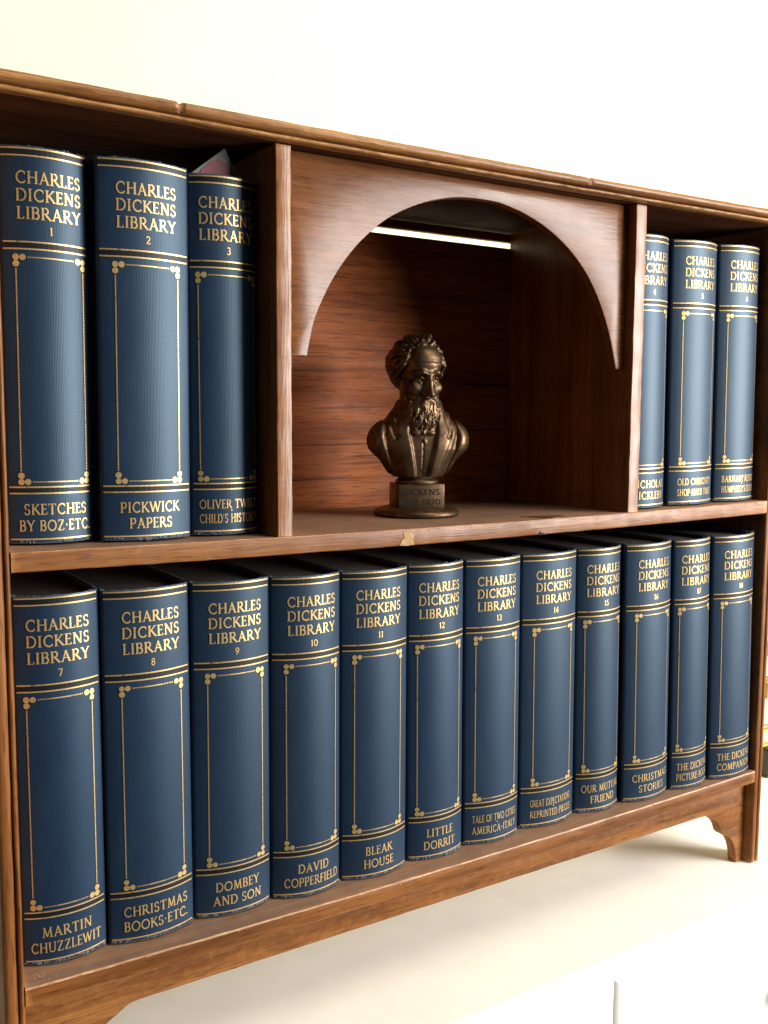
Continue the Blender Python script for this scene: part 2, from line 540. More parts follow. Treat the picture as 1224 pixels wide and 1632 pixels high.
sweep('shelf', rrect(0.0, D - 0.0005, ZM - TH, ZM, 0.0009, 3), 'x', 0.0003, W - 0.0003, 150, M['oak_shelf'], case, off=SGM, wear=0.00025, seed=5, worn=(9,))
sweep('shelf', rrect(0.0, D - 0.0005, -TH, 0.0, 0.0012, 3), 'x', 0.0003, W - 0.0003, 150, M['oak_shelf'], case, off=SGB, wear=0.00025, seed=6, worn=(9, 10))
for xa, xb, sd in ((XL0, XL1, 8), (XR0, XR1, 9)):
    zb = ZM + SGM((xa + xb) / 2) + 0.0002
    sweep('divider', rrect(xa, xb, 0.0006, D - 0.0005, 0.0008, 3), 'z', zb, ZT - 0.0016, 60, M['oak_post'], case, wear=0.00028, seed=sd, worn=(1,))

# back board, and the rail above the open slot
sweep('back_board', rrect(D, D + 0.006, -0.012, 0.4660, 0.0006, 2), 'x', 0.0004, W - 0.0004, 60, M['oak_back'], case, seed=15)
sweep('back_rail', rrect(D + 0.0002, YB - 0.0005, 0.4714, ZT - 0.0018, 0.0006, 2), 'x', 0.0004, W - 0.0004, 60, M['oak_back'], case, seed=16)

# arched panel over the niche
key = [(0.1833, 0.3549), (0.1856, 0.3660), (0.1887, 0.3778), (0.1937, 0.3891), (0.2015, 0.4032), (0.2105, 0.4160), (0.2207, 0.4276), (0.2323, 0.4379), (0.2444, 0.4467), (0.2630, 0.4559),
       (0.2822, 0.4624), (0.3037, 0.4663), (0.3307, 0.4668), (0.3504, 0.4637), (0.3700, 0.4578), (0.3882, 0.4495), (0.4043, 0.4390), (0.4185, 0.4262), (0.4303, 0.4110), (0.4392, 0.3952), (0.4461, 0.3792), (0.4535, 0.3545)]
curve_pts = []
for i in range(len(key) - 1):       # smooth line through the sawn edge
    p0, p1, p2, p3 = key[max(0, i - 1)], key[i], key[i + 1], key[min(len(key) - 1, i + 2)]
    for j in range(5):
        t = j / 5
        curve_pts.append(tuple(0.5 * (2 * p1[c] + (p2[c] - p0[c]) * t + (2 * p0[c] - 5 * p1[c] + 4 * p2[c] - p3[c]) * t * t + (3 * p1[c] - p0[c] - 3 * p2[c] + p3[c]) * t ** 3) for c in (0, 1)))
curve_pts.append(key[-1])
ol = [(XL1 + 0.0003, ZT - 0.0015), (XL1 + 0.0003, key[0][1])] + curve_pts + [(XR0 - 0.0003, key[-1][1]), (XR0 - 0.0003, ZT - 0.0015)]
plate('arch_panel', ol, 0.0094, 0.0160, M['oak_arch'], case, 0.0006)

# apron with shaped feet
rc = [(0.5740, -0.0336), (0.5800, -0.0340), (0.5840, -0.0356), (0.5885, -0.0385), (0.5935, -0.0410), (0.5975, -0.0445), (0.6003, -0.0490),
      (0.6020, -0.0535), (0.6050, -0.0568), (0.6100, -0.0592), (0.6160, -0.0632), (0.6200, -0.0690), (0.6225, -0.0755), (0.6238, -0.0810), (0.6247, ZB + 0.0002)]
lc = [(W - x + 0.0085, z) for x, z in rc]
lc[-1] = (lc[-1][0], ZB + 0.0002)
na = 40
bot = [(lc[0][0] + (rc[0][0] - lc[0][0]) * k / na, -0.0336 + 0.00035 * mnoise.noise(Vector((k * 0.9, 3, 1)))) for k in range(1, na)]
ap = [(0.0004, -TH - 0.0005), (0.0004, ZB + 0.0002)] + list(reversed(lc)) + bot + rc + [(W - 0.0004, ZB + 0.0002), (W - 0.0004, -TH - 0.0005)]
topl = [(W - 0.0004 - (W - 0.0008) * k / na, -TH - 0.0005 + SGB(W * (1 - k / na))) for k in range(1, na)]
plate('apron', ap + topl, 0.0090, 0.0180, M['oak_x'], case, 0.0008)

# marks on the middle shelf: a bare pale chip, a dark split and a rubbed patch in the dust
def flat_poly(name, pts, mat, parent, axis, level, th):
    bm = bmesh.new()
    if axis == 'y':
        a = [bm.verts.new((x, level, z)) for x, z in pts]; b_ = [bm.verts.new((x, level + th, z)) for x, z in pts]
    else:
        a = [bm.verts.new((x, y, level)) for x, y in pts]; b_ = [bm.verts.new((x, y, level - th)) for x, y in pts]
    bm.faces.new(a); bm.faces.new(list(reversed(b_)))
    for i in range(len(pts)):
        j = (i + 1) % len(pts)
        bm.faces.new((a[j], a[i], b_[i], b_[j]))
    return bm_obj(name, bm, mat, parent)
sh = bpy.data.objects['shelf']
tag(flat_poly('bare_chip', [(0.2475, 0.2318), (0.2530, 0.2313), (0.2592, 0.2317), (0.2580, 0.2350), (0.2590, 0.2375), (0.2563, 0.2415), (0.2520, 0.2409), (0.2500, 0.2418), (0.2512, 0.2370), (0.2490, 0.2350)], M['patch'], sh, 'y', -0.00042, 0.0006), 'pale bare chip in the front edge')
flat_poly('split', [(0.3697, 0.2312), (0.3742, 0.2313), (0.3744, 0.2326), (0.3718, 0.2329), (0.3712, 0.2338), (0.3702, 0.2326)], M['nick'], sh, 'y', -0.00042, 0.0006)
M['rub'] = plain('rubbed_oak', (0.115, 0.045, 0.018), 0.42)
flat_poly('rubbed_patch', [(0.3690, 0.0205), (0.3790, 0.0195), (0.3900, 0.0170), (0.4010, 0.0130), (0.4040, 0.0085), (0.3960, 0.0040), (0.3860, 0.0020), (0.3800, 0.0050), (0.3780, 0.0110), (0.3730, 0.0170)], M['rub'], sh, 'z', ZM + SGM(0.385) + 0.0004, 0.0005)

# many tiny dents and chips along the handled edges
rc_ = random.Random(21)
def chips(name, parent, n, fx, zf, y):
    v, f = [], []
    for _ in range(n):
        x = fx(); w_ = rc_.uniform(0.0006, 0.0028); h_ = rc_.uniform(0.0003, 0.0009)
        z = zf(x) - rc_.choice((0.0012, 0.0012, 0.0016, 0.0100)) + rc_.uniform(-0.0002, 0.0002)
        b_ = len(v)
        v += [(x - w_ / 2, y, z), (x + w_ * .2, y, z - h_ * .6), (x + w_ / 2, y, z + h_ * .1), (x + w_ * .1, y, z + h_ * .5)]
        f.append((b_, b_ + 1, b_ + 2, b_ + 3))
    tag(mesh_obj(name, v, f, M['chip'], parent), kind='stuff')
M['chip'] = plain('scuffed_oak', (0.36, 0.19, 0.080), 0.7, var=0.5, scale=500)
shelves = [o for o in bpy.data.objects if o.name.startswith('shelf')]
for so_, fz, lv in ((shelves[0], SGM, ZM), (shelves[1], SGB, 0.0)):
    chips('edge_chips', so_, 46, lambda: rc_.uniform(0.01, W - 0.01), lambda x, fz=fz, lv=lv: lv + fz(x), -0.00034)

# ------------------------------------------------------------------ lettering: a small roman capital alphabet of strokes
TK, TN = 0.150, 0.10
def L(x0, y0, x1, y1, w): return ('p', [(x0, y0), (x1, y1)], w)
def A(cx, cy, rx, ry, a0, a1, w, n=12):
    return ('p', [(cx + rx * math.cos(R(a0 + (a1 - a0) * k / n)), cy + ry * math.sin(R(a0 + (a1 - a0) * k / n))) for k in range(n + 1)], w)
def S(x, y, l=0.30): return ('s', x, y, l)
def V(x, y, l=0.2): return ('v', x, y, l)
GL = {
 'A': (0.82, [L(.12, 0, .40, .98, TN), L(.38, 1, .70, 0, TK), L(.22, .35, .60, .35, TN * .8), S(.11, 0, .24), S(.70, 0, .28)]),
 'B': (0.66, [L(.15, 0, .15, 1, TK), L(.10, .965, .34, .965, .07), A(.34, .75, .17, .215, 90, -90, TK * .85), L(.15, .53, .36, .53, .07), A(.35, .28, .21, .245, 90, -90, TK * .9), L(.10, .035, .36, .035, .07), S(.10, 1, .18), S(.10, 0, .18)]),
 'C': (0.82, [A(.47, .5, .36, .465, 48, 312, TK * .88, 20), V(.71, .80, .20), V(.72, .17, .14)]),
 'D': (0.82, [L(.15, 0, .15, 1, TK), L(.10, .965, .36, .965, .07), A(.36, .5, .36, .465, 90, -90, TK * .9, 18), L(.10, .035, .36, .035, .07), S(.10, 1, .18), S(.10, 0, .18)]),
 'E': (0.60, [L(.15, 0, .15, 1, TK), L(.10, .965, .50, .965, .07), L(.15, .53, .42, .53, .065), L(.10, .035, .53, .035, .07), V(.49, .90, .16), V(.52, .11, .18), V(.42, .53, .14), S(.10, 1, .18), S(.10, 0, .18)]),
 'F': (0.56, [L(.15, 0, .15, 1, TK), L(.10, .965, .50, .965, .07), L(.15, .51, .42, .51, .065), V(.49, .90, .16), V(.42, .51, .14), S(.10, 1, .18), S(.15, 0, .30)]),
 'G': (0.84, [A(.47, .5, .36, .465, 48, 300, TK * .88, 20), V(.71, .80, .20), L(.70, .06, .70, .42, TK), S(.68, .43, .28)]),
 'H': (0.86, [L(.16, 0, .16, 1, TK), L(.70, 0, .70, 1, TK), L(.16, .52, .70, .52, .07), S(.16, 0, .3), S(.16, 1, .3), S(.70, 0, .3), S(.70, 1, .3)]),
 'I': (0.36, [L(.18, 0, .18, 1, TK), S(.18, 0, .3), S(.18, 1, .3)]),
 'K': (0.76, [L(.15, 0, .15, 1, TK), L(.62, .98, .20, .46, TN), L(.30, .58, .70, .02, TK), S(.15, 0, .3), S(.15, 1, .3), S(.60, 1, .24), S(.70, 0, .22)]),
 'L': (0.58, [L(.15, 0, .15, 1, TK), L(.10, .035, .52, .035, .07), V(.51, .12, .2), S(.15, 1, .3), S(.10, 0, .18)]),
 'M': (1.0, [L(.16, 0, .22, 1, TN), L(.22, .98, .49, .06, TK), L(.49, .06, .76, .98, TN), L(.76, 1, .84, 0, TK), S(.15, 0, .26), S(.84, 0, .3), S(.18, 1, .2), S(.80, 1, .2)]),
 'N': (0.88, [L(.16, 0, .16, 1, TN), L(.17, .98, .70, .04, TK), L(.71, 0, .71, 1, TN), S(.16, 0, .26), S(.13, 1, .2), S(.71, 1, .28)]),
 'O': (0.92, [A(.46, .5, .37, .465, 90, 450, TK * .88, 26)]),
 'P': (0.64, [L(.15, 0, .15, 1, TK), L(.10, .965, .34, .965, .07), A(.34, .71, .21, .255, 90, -90, TK * .85), L(.15, .455, .34, .455, .07), S(.10, 1, .18), S(.15, 0, .3)]),
 'R': (0.76, [L(.15, 0, .15, 1, TK), L(.10, .965, .34, .965, .07), A(.34, .73, .19, .235, 90, -90, TK * .85), L(.15, .495, .34, .495, .07), L(.32, .50, .72, .0, TK), S(.10, 1, .18), S(.15, 0, .3), S(.72, 0, .18)]),
 'S': (0.60, [A(.30, .735, .19, .235, 35, 255, TK * .8, 12), A(.29, .265, .205, .235, 75, -145, TK * .85, 12), V(.46, .84, .18), V(.10, .15, .18)]),
 'T': (0.74, [L(.37, 0, .37, 1, TK), L(.06, .965, .68, .965, .07), V(.07, .89, .16), V(.67, .89, .16), S(.37, 0, .3)]),
 'U': (0.84, [L(.16, .34, .16, 1, TK), ('p', [(.16, .36), (.18, .18), (.28, .06), (.42, .03), (.56, .06), (.66, .18), (.68, .36)], TN * 1.1), L(.68, .34, .68, 1, TN), S(.16, 1, .3), S(.68, 1, .26)]),
 'V': (0.80, [L(.10, 1, .42, .02, TK), L(.40, .02, .70, 1, TN), S(.10, 1, .28), S(.70, 1, .24)]),
 'W': (1.14, [L(.08, 1, .34, .02, TK), L(.33, .02, .57, .98, TN), L(.56, .98, .80, .02, TK), L(.79, .02, 1.04, 1, TN), S(.08, 1, .26), S(.57, 1, .22), S(1.04, 1, .22)]),
 'X': (0.78, [L(.12, 1, .66, 0, TK), L(.64, 1, .12, 0, TN), S(.12, 1, .26), S(.64, 1, .22), S(.12, 0, .22), S(.66, 0, .26)]),
 'Y': (0.76, [L(.08, 1, .38, .46, TK), L(.38, .46, .66, 1, TN), L(.38, 0, .38, .48, TK), S(.08, 1, .26), S(.66, 1, .24), S(.38, 0, .3)]),
 'Z': (0.72, [L(.10, .965, .62, .965, .07), L(.58, .96, .12, .04, TK), L(.10, .035, .64, .035, .07), V(.11, .88, .18), V(.63, .12, .18)]),
 '0': (0.70, [A(.35, .5, .26, .46, 90, 450, TK * .9, 22)]),
 '1': (0.44, [L(.22, 0, .22, 1, TK * 1.1), L(.06, .82, .2, .95, TN), S(.22, 0, .32)]),
 '2': (0.62, [A(.29, .72, .21, .24, 165, -35, TK * .9, 12), L(.46, .58, .10, .08, TK * .8), L(.08, .05, .56, .05, .10), V(.55, .12, .14)]),
 '3': (0.60, [A(.27, .75, .20, .22, 150, -80, TK * .85, 12), A(.27, .28, .23, .25, 85, -150, TK * .9, 12)]),
 '4': (0.66, [L(.42, 0, .42, 1, TK), L(.40, .96, .06, .32, TN), L(.05, .30, .60, .30, TN), S(.42, 0, .28)]),
 '5': (0.60, [L(.14, .96, .50, .96, .10), L(.15, .94, .12, .55, TN), A(.26, .30, .24, .27, 118, -150, TK * .9, 14)]),
 '6': (0.62, [A(.31, .30, .22, .26, 0, 360, TK * .85, 18), ('p', [(.12, .40), (.18, .68), (.34, .88), (.50, .97)], TN * 1.1)]),
 '7': (0.60, [L(.06, .96, .54, .96, .10), L(.52, .94, .22, 0, TK), V(.07, .88, .16)]),
 '8': (0.60, [A(.30, .74, .18, .21, 0, 360, TK * .8, 16), A(.30, .27, .21, .24, 0, 360, TK * .85, 18)]),
 '9': (0.62, [A(.31, .70, .22, .26, 0, 360, TK * .85, 18), ('p', [(.50, .60), (.44, .32), (.28, .12), (.12, .03)], TN * 1.1)]),
 '.': (0.24, [L(.12, 0, .12, .13, .14)]),
 '-': (0.42, [L(.06, .45, .36, .45, .10)]),
 '~': (0.34, [L(.11, .50, .23, .50, .15)]),
 "'": (0.22, [L(.11, .78, .12, 1.02, .09)]),
 ' ': (0.34, []),
}
def text_width(s): return sum(GL[c][0] for c in s) + 0.04 * (len(s) - 1)

def text_polys(s, u0, z0, h, sx):
    """flat quads [(u, z) x4] of the string with its left end at u0, cap height h, horizontal squeeze sx"""
    out = []
    x = u0
    for c in s:
        wd, strokes = GL[c]
        for st in strokes:
            if st[0] == 'p':
                pts, wth = st[1], st[2]
                n = len(pts)
                lf, rg = [], []
                for i, (px, py) in enumerate(pts):
                    a = pts[max(0, i - 1)]; b_ = pts[min(n - 1, i + 1)]
                    dx, dy = b_[0] - a[0], b_[1] - a[1]
                    d = math.hypot(dx, dy) or 1
                    nx, ny = -dy / d * wth / 2, dx / d * wth / 2
                    lf.append((px + nx, py + ny)); rg.append((px - nx, py - ny))
                for i in range(n - 1):
                    out.append([rg[i], rg[i + 1], lf[i + 1], lf[i]])
            elif st[0] == 's':
                _, px, py, l = st
                hh = 0.075
                yy = (py, py + hh) if py < 0.5 else (py - hh, py)
                inner = l * 0.30
                if py < 0.5: q = [(px - l / 2, py), (px + l / 2, py), (px + l / 2 - inner * .5, py + hh), (px - l / 2 + inner * .5, py + hh)]
                else: q = [(px - l / 2 + inner * .5, py - hh), (px + l / 2 - inner * .5, py - hh), (px + l / 2, py), (px - l / 2, py)]
                out.append(q)
            else:
                _, px, py, l = st
                out.append([(px - .03, py - l / 2), (px + .04, py - l / 2), (px + .04, py + l / 2), (px - .03, py + l / 2)])
        for i in range(len(out)):
            if not isinstance(out[i], tuple):
                out[i] = tuple((x + a * h * sx, z0 + b_ * h) for a, b_ in out[i])
        x += (wd + 0.04) * h * sx
    return out

# ------------------------------------------------------------------ the books
H = 0.2172
DEPTH = 0.120
M['ink'] = plain('black_stamped_band', (0.006, 0.008, 0.012), 0.5, var=0.2, spec=0.35)

class Spine:
    def __init__(s, width, bulge=0.0075):
        s.w = width
        s.k = 0.0
        s.a = width / 2 - 0.0008
        s.b = bulge
        s.R = (s.a ** 2 + s.b ** 2) / (2 * s.b)
        s.phi = math.asin(s.a / s.R)
        s.ua = s.R * s.phi
    def pt(s, u, z, off=0.0):
        t = u / s.R
        x = (s.R + off) * math.sin(t)
        return (x, -s.b + s.R * (1 - math.cos(t)) - off * math.cos(t) + s.k * x, z)

def strip(sp, u0, u1, z0, z1, n=14, off=0.00025, jit=None):
    v, f = [], []
    for k in range(n + 1):
        u = u0 + (u1 - u0) * k / n
        v += [sp.pt(u, z0, off), sp.pt(u, z1, off)]
    for k in range(n):
        f.append((2 * k, 2 * k + 2, 2 * k + 3, 2 * k + 1))
    return v, f

def polys_to_mesh(sp, polys, off=0.00028):
    v, f = [], []
    for i, q in enumerate(polys):
        o_ = off + (i % 7) * 0.000006
        b_ = len(v)
        v += [sp.pt(u, z, o_) for u, z in q]
        f.append(tuple(range(b_, b_ + len(q))))
    return v, f

def disc(uc, zc, r_, n=14):
    return tuple((uc + r_ * math.cos(2 * math.pi * k / n), zc + r_ * math.sin(2 * math.pi * k / n)) for k in range(n))

SHIFT = {1: .0019, 2: .0006, 3: .0005, 4: .0, 7: .0, 8: .0017, 9: .0012, 10: .0022, 11: .0005, 12: .0004, 13: .0008, 14: .0012}     # the blocks were stamped a little off centre
def make_book(num, titles, x0, x1, yj, zbase, label, lean, skew):
    rnd = random.Random(100 + num)
    wd = x1 - x0
    sp = Spine(wd, 0.0072 + rnd.uniform(-0.0006, 0.0008))
    hh = H + rnd.uniform(-0.0003, 0.0003)
    root = empty('book', ((x0 + x1) / 2, yj, zbase))
    root.rotation_euler = (0, lean, 0)
    sp.k = math.tan(skew)
    tag(root, label, 'book', 'blue cloth volumes standing in the bookcase')
    # --- cover: boards and rounded spine in one shell
    hw = wd / 2
    depth = min(DEPTH, D - 0.0022 - yj)
    outer = [(-hw, depth), (-hw, depth * 0.5), (-hw, 0.0095), (-hw + 0.0013, 0.0058), (-hw + 0.0015, 0.0040), (-hw + 0.0003, 0.0012)]
    na_ = 30
    outer = [(x, y + sp.k * x) for x, y in outer]
    arcp = [sp.pt(-sp.ua + 2 * sp.ua * k / na_, 0)[:2] for k in range(na_ + 1)]
    mir = [(-x, y - 2 * sp.k * x) for x, y in reversed(outer)]
    path = outer + arcp + mir
    inner = []
    for i, (x, y) in enumerate(path):
        if i < len(outer): inner.append((x + 0.0026, max(y, 0.004) if i else y))
        elif i >= len(outer) + len(arcp): inner.append((x - 0.0026, max(y, 0.004) if i != len(path) - 1 else y))
        else:
            t = (-sp.ua + 2 * sp.ua * (i - len(outer)) / na_) / sp.R
            inner.append((x * 0.95, y + 0.0016))
    npth = len(path)
    zs = [0.0, 0.0006, 0.0016, 0.004, 0.015, 0.03, 0.06, 0.09, 0.12, 0.15, 0.18, 0.20, hh - 0.004, hh - 0.0016, hh - 0.0006, hh]
    verts, uvs, faces = [], [], []
    cum = [0.0]
    for i in range(1, npth): cum.append(cum[-1] + math.hypot(path[i][0] - path[i - 1][0], path[i][1] - path[i - 1][1]))
    ph = rnd.random() * 40
    for zi, z in enumerate(zs):
        edge = 0.0
        if zi in (0, len(zs) - 1): edge = 0.0007
        elif zi in (1, len(zs) - 2): edge = 0.0002
        for i, (x, y) in enumerate(path):
            isp = len(outer) <= i < len(outer) + len(arcp)
            zz = z
            ye = edge
            if isp:
                nf = mnoise.noise(Vector((cum[i] * 330 + ph, num * 3.1, 0.5 if z < 0.1 else 7.5)))
                n2 = mnoise.noise(Vector((cum[i] * 900 + ph, num * 5.1, 2.5 if z < 0.1 else 9.5)))
                if zi == len(zs) - 1: zz = z - 0.0004 + 0.00050 * nf + 0.00035 * n2
                if zi == 0: zz = z + 0.0018 + 0.0016 * nf + 0.0009 * n2
                d = 0.00012 * mnoise.noise(Vector((x * 60 + ph, z * 25, num)))
                t = (-sp.ua + 2 * sp.ua * (i - len(outer)) / na_) / sp.R
                verts.append((x - (ye + d) * math.sin(t), y + (ye + d) * math.cos(t), zz))
            else:
                verts.append((x * (1 - ye * 0.4 / hw), y, zz))
            uvs.append((cum[i], z))
    nz = len(zs)
    off_in = len(verts)
    for zi in (0, nz - 1):
        for i, (x, y) in enumerate(inner):
            verts.append((x, y, zs[zi] + (0.0009 if zi == 0 else -0.0009)))
            uvs.append((cum[i], zs[zi]))
    for zi in range(nz - 1):
        for i in range(npth - 1):
            faces.append((zi * npth + i, zi * npth + i + 1, (zi + 1) * npth + i + 1, (zi + 1) * npth + i))
    for i in range(npth - 1):
        faces.append((i + 1, i, off_in + i, off_in + i + 1))                                   # bottom rim
        faces.append(((nz - 1) * npth + i, (nz - 1) * npth + i + 1, off_in + npth + i + 1, off_in + npth + i))   # top rim
        faces.append((off_in + i + 1, off_in + i, off_in + npth + i, off_in + npth + i + 1))     # inside
    for i in (0, npth - 1):
        q = [zi * npth + i for zi in range(nz)]
        f = tuple(q + [off_in + npth + i, off_in + i])
        faces.append(f if i else tuple(reversed(f)))
    cov = mesh_obj('cover', verts, faces, M['cloth'], root, True, uvs, R(48))
    # --- frayed threads on the head and tail of the spine
    v, f = [], []
    for end in (0, 1):
        for _ in range(70 if end else 60):
            u = rnd.uniform(-sp.ua, sp.ua)
            dens = mnoise.noise(Vector((u * 160 + ph, end * 9.0, num * 1.7)))
            if dens < (-0.05 if end else -0.2): continue
            l = rnd.uniform(0.0004, 0.0012) * (0.6 + dens) * (1.0 if end else 2.2)
            wv = rnd.uniform(0.00015, 0.0005)
            z = hh - 0.0010 if end else 0.0023
            sgn = 1 if end else -0.8
            lean = rnd.uniform(-0.0008, 0.0008)
            o1 = -0.0004 if end else 0.0002
            if not end: wv *= 1.6
            b_ = len(v)
            v += [sp.pt(u - wv, z, o1), sp.pt(u + wv, z, o1), sp.pt(u + wv * .3 + lean, z + sgn * l, o1 + rnd.uniform(-0.0003, 0.0008)), sp.pt(u - wv * .5 + lean, z + sgn * l * 1.1, o1 + rnd.uniform(-0.0003, 0.0006))]
            f.append((b_, b_ + 1, b_ + 2, b_ + 3))
    if f: tag(mesh_obj('frayed_edge', v, f, M['fray'], cov), kind='stuff')
    # --- page block
    pb = box_bm(-hw + 0.0029, hw - 0.0029, 0.0042, depth - 0.004, 0.0032, hh - 0.0035, 0.0004, 1)
    bm_obj('page_block', pb, M['pages'], root)
    # --- stamping
    ue = sp.ua - 0.0012
    lift = 0.00022
    def bandp(z0, z1): mesh_obj('black_band', *strip(sp, -ue, ue, z0, z1, 16, lift - 0.00008), M['ink'], root)
    def rule(z, th=0.00082): mesh_obj('gilt_rule', *strip(sp, -ue, ue, z - th / 2, z + th / 2, 18, lift + 0.00006), M['gilt'], root)
    k = hh / H
    r1, r2_, r3, r4, r5, r6, r7 = hh - 0.0018, hh - 0.0056, 0.1660 * k, 0.1622 * k, 0.0323 * k, 0.0288 * k, 0.0031
    bandp(r2_, r1); bandp(r4, r3); bandp(r6, r5)
    for z in (r1, r2_, r3, r4, r5, r6, r7): rule(z)
    # frame of thin lines, roped towards the corners
    fr = 0.0187
    du = SHIFT.get(num, 0.001)
    zt, zb_ = 0.1578 * k, 0.0352 * k
    polys = []
    br = 0.00172
    lw = 0.00034
    nseg = 70
    for s_ in (-1, 1):
        uu = s_ * fr + du
        za, zc = zb_ + 3.4 * br, zt - 3.4 * br
        for q in range(nseg):
            a, b_ = za + (zc - za) * q / nseg, za + (zc - za) * (q + 0.86) / nseg
            sk = 0.00018
            polys.append(((uu - lw, a), (uu + lw, a + sk), (uu + lw, b_ + sk), (uu - lw, b_)))
    for zz in (zt, zb_):
        ua_, ub_ = -fr + 3.4 * br + du, fr - 3.4 * br + du
        mid0, mid1 = ua_ + (ub_ - ua_) * 0.30, ua_ + (ub_ - ua_) * 0.70
        for q in range(6):
            a, b_ = mid0 + (mid1 - mid0) * q / 6, mid0 + (mid1 - mid0) * (q + 1) / 6
            polys.append(((a, zz - lw), (b_, zz - lw), (b_, zz + lw), (a, zz + lw)))
        for lo, hi in ((ua_, mid0), (mid1, ub_)):
            nn = 7
            for q in range(nn):
                a, b_ = lo + (hi - lo) * q / nn, lo + (hi - lo) * (q + 0.62) / nn
                polys.append(((a, zz - lw), (b_, zz - lw), (b_ + 0.0003, zz + lw), (a + 0.0003, zz + lw)))
    mesh_obj('gilt_frame', *polys_to_mesh(sp, polys, lift + 0.00006), M['gilt'], root)
    for s_ in (-1, 1):
        for zz, q in ((zt, -1), (zb_, 1)):
            c = []
            for dx_, dz in ((0, 0), (-s_ * 2.02, 0), (0, q * 2.02)):
                jr = br * rnd.uniform(0.92, 1.06)
                c.append(disc(s_ * fr + du + dx_ * br, zz + dz * br, jr))
            mesh_obj('corner_ornament', *polys_to_mesh(sp, c, lift + 0.00008), M['gilt'], root)
    # words
    def line(s, zb0, h, maxw, polys, tgt=None):
        nat = text_width(s) * h
        sx = 1.0
        if tgt: sx = tgt / nat
        elif nat > maxw: sx = maxw / nat
        polys += text_polys(s, -nat * sx / 2 + du, zb0, h, sx)
    tw = 0.0360
    p1 = []
    for s, zc in (('CHARLES', 0.1969), ('DICKENS', 0.1876), ('LIBRARY', 0.1781)):
        line(s, zc * k, 0.0066, tw, p1, tw * (1.0 if s != 'LIBRARY' else 0.985))
    mesh_obj('series_lettering', *polys_to_mesh(sp, p1), M['gilt'], root)
    p2 = []
    line(str(num), 0.1702 * k, 0.0043, 0.02, p2)
    mesh_obj('volume_number', *polys_to_mesh(sp, p2), M['gilt'], root)
    p3 = []
    small = num in (3, 5, 6, 13, 14)
    th = 0.0055 if small else 0.0061
    zl = (0.0169, 0.0080) if small else (0.0168, 0.0076)
    mw = min(0.0415, sp.ua * 1.66)
    for t, z in zip(titles, zl): line(t, z * k, th, mw, p3)
    if num in (3, 6, 13, 14): p3.append(disc(du, 0.0156 * k, 0.00055, 8))
    mesh_obj('title_lettering', *polys_to_mesh(sp, p3), M['gilt'], root)
    return root

low = [
 (7, ('MARTIN', 'CHUZZLEWIT'), 0.0040, 0.0528, 0.0227, -0.0014, -0.0182, 'first on the lower shelf, against the left side board'),
 (8, ('CHRISTMAS', 'BOOKS~ETC.'), 0.0533, 0.1077, 0.0212, -0.0023, -0.0029, 'second from the left on the lower shelf'),
 (9, ('DOMBEY', 'AND SON'), 0.1087, 0.1617, 0.0235, 0.0025, -0.0459, 'third from the left on the lower shelf'),
 (10, ('DAVID', 'COPPERFIELD'), 0.1620, 0.2130, 0.0213, 0.0011, -0.0679, 'fourth from the left on the lower shelf'),
 (11, ('BLEAK', 'HOUSE'), 0.2139, 0.2677, 0.0209, 0.0000, -0.0355, 'lower shelf, left of the middle'),
 (12, ('LITTLE', 'DORRIT'), 0.2702, 0.3197, 0.0225, -0.0070, -0.0234, 'lower shelf, below the bust'),
 (13, ('TALE OF TWO CITIES', 'AMERICA-ITALY'), 0.3205, 0.3722, 0.0211, -0.0086, -0.0503, 'lower shelf, right of the middle'),
 (14, ('GREAT EXPECTATIONS', 'REPRINTED PIECES'), 0.3748, 0.4299, 0.0212, -0.0106, -0.0466, 'fifth from the right, lower shelf'),
 (15, ('OUR MUTUAL', 'FRIEND'), 0.4325, 0.4800, 0.0207, -0.0180, -0.0518, 'fourth from the right, lower shelf'),
 (16, ('CHRISTMAS', 'STORIES'), 0.4806, 0.5344, 0.0149, -0.0210, -0.0196, 'third from the right, lower shelf'),
 (17, ('THE DICKENS', 'PICTURE-BOOK'), 0.5350, 0.5802, 0.0117, -0.0250, -0.0259, 'second from the right, lower shelf'),
 (18, ('THE DICKENS', 'COMPANION'), 0.5808, 0.6325, 0.0077, -0.0270, -0.0596, 'last at the right, lower shelf'),
]
upp = [
 (1, ('SKETCHES', 'BY BOZ~ETC.'), 0.0046, 0.0523, 0.0285, 0.0060, -0.0168, 'first at the left, upper shelf'),
 (2, ('PICKWICK', 'PAPERS'), 0.0543, 0.1093, 0.0205, 0.0060, -0.0011, 'middle of the left three, upper shelf'),
 (3, ('OLIVER TWIST', "CHILD'S HISTORY"), 0.1118, 0.1573, 0.0265, -0.0008, -0.0179, 'bookmark poking out of its top'),
 (4, ('NICHOLAS', 'NICKLEBY'), 0.4735, 0.5215, 0.0180, -0.0160, -0.0200, 'half hidden by the right divider'),
 (5, ('OLD CURIOSITY', 'SHOP-HARD TIMES'), 0.5248, 0.5795, 0.0170, -0.0171, -0.0162, 'middle of the right three, upper shelf'),
 (6, ('BARNABY RUDGE', "HUMPHREY'S~CLOCK"), 0.5806, 0.6325, 0.0151, -0.0186, -0.0300, 'last at the right, upper shelf'),
]
for n_, t_, a_, b_, y_, le_, sk_, pos in low:
    make_book(n_, t_, a_, b_, y_, max(SGB(a_), SGB(b_)) + 0.0004, 'blue book with gilt number %d, %s' % (n_, pos), le_, sk_)
for n_, t_, a_, b_, y_, le_, sk_, pos in upp:
    make_book(n_, t_, a_, b_, y_, ZM + max(SGM(a_), SGM(b_)) + 0.0004, 'blue book with gilt number %d, %s' % (n_, pos), le_, sk_)

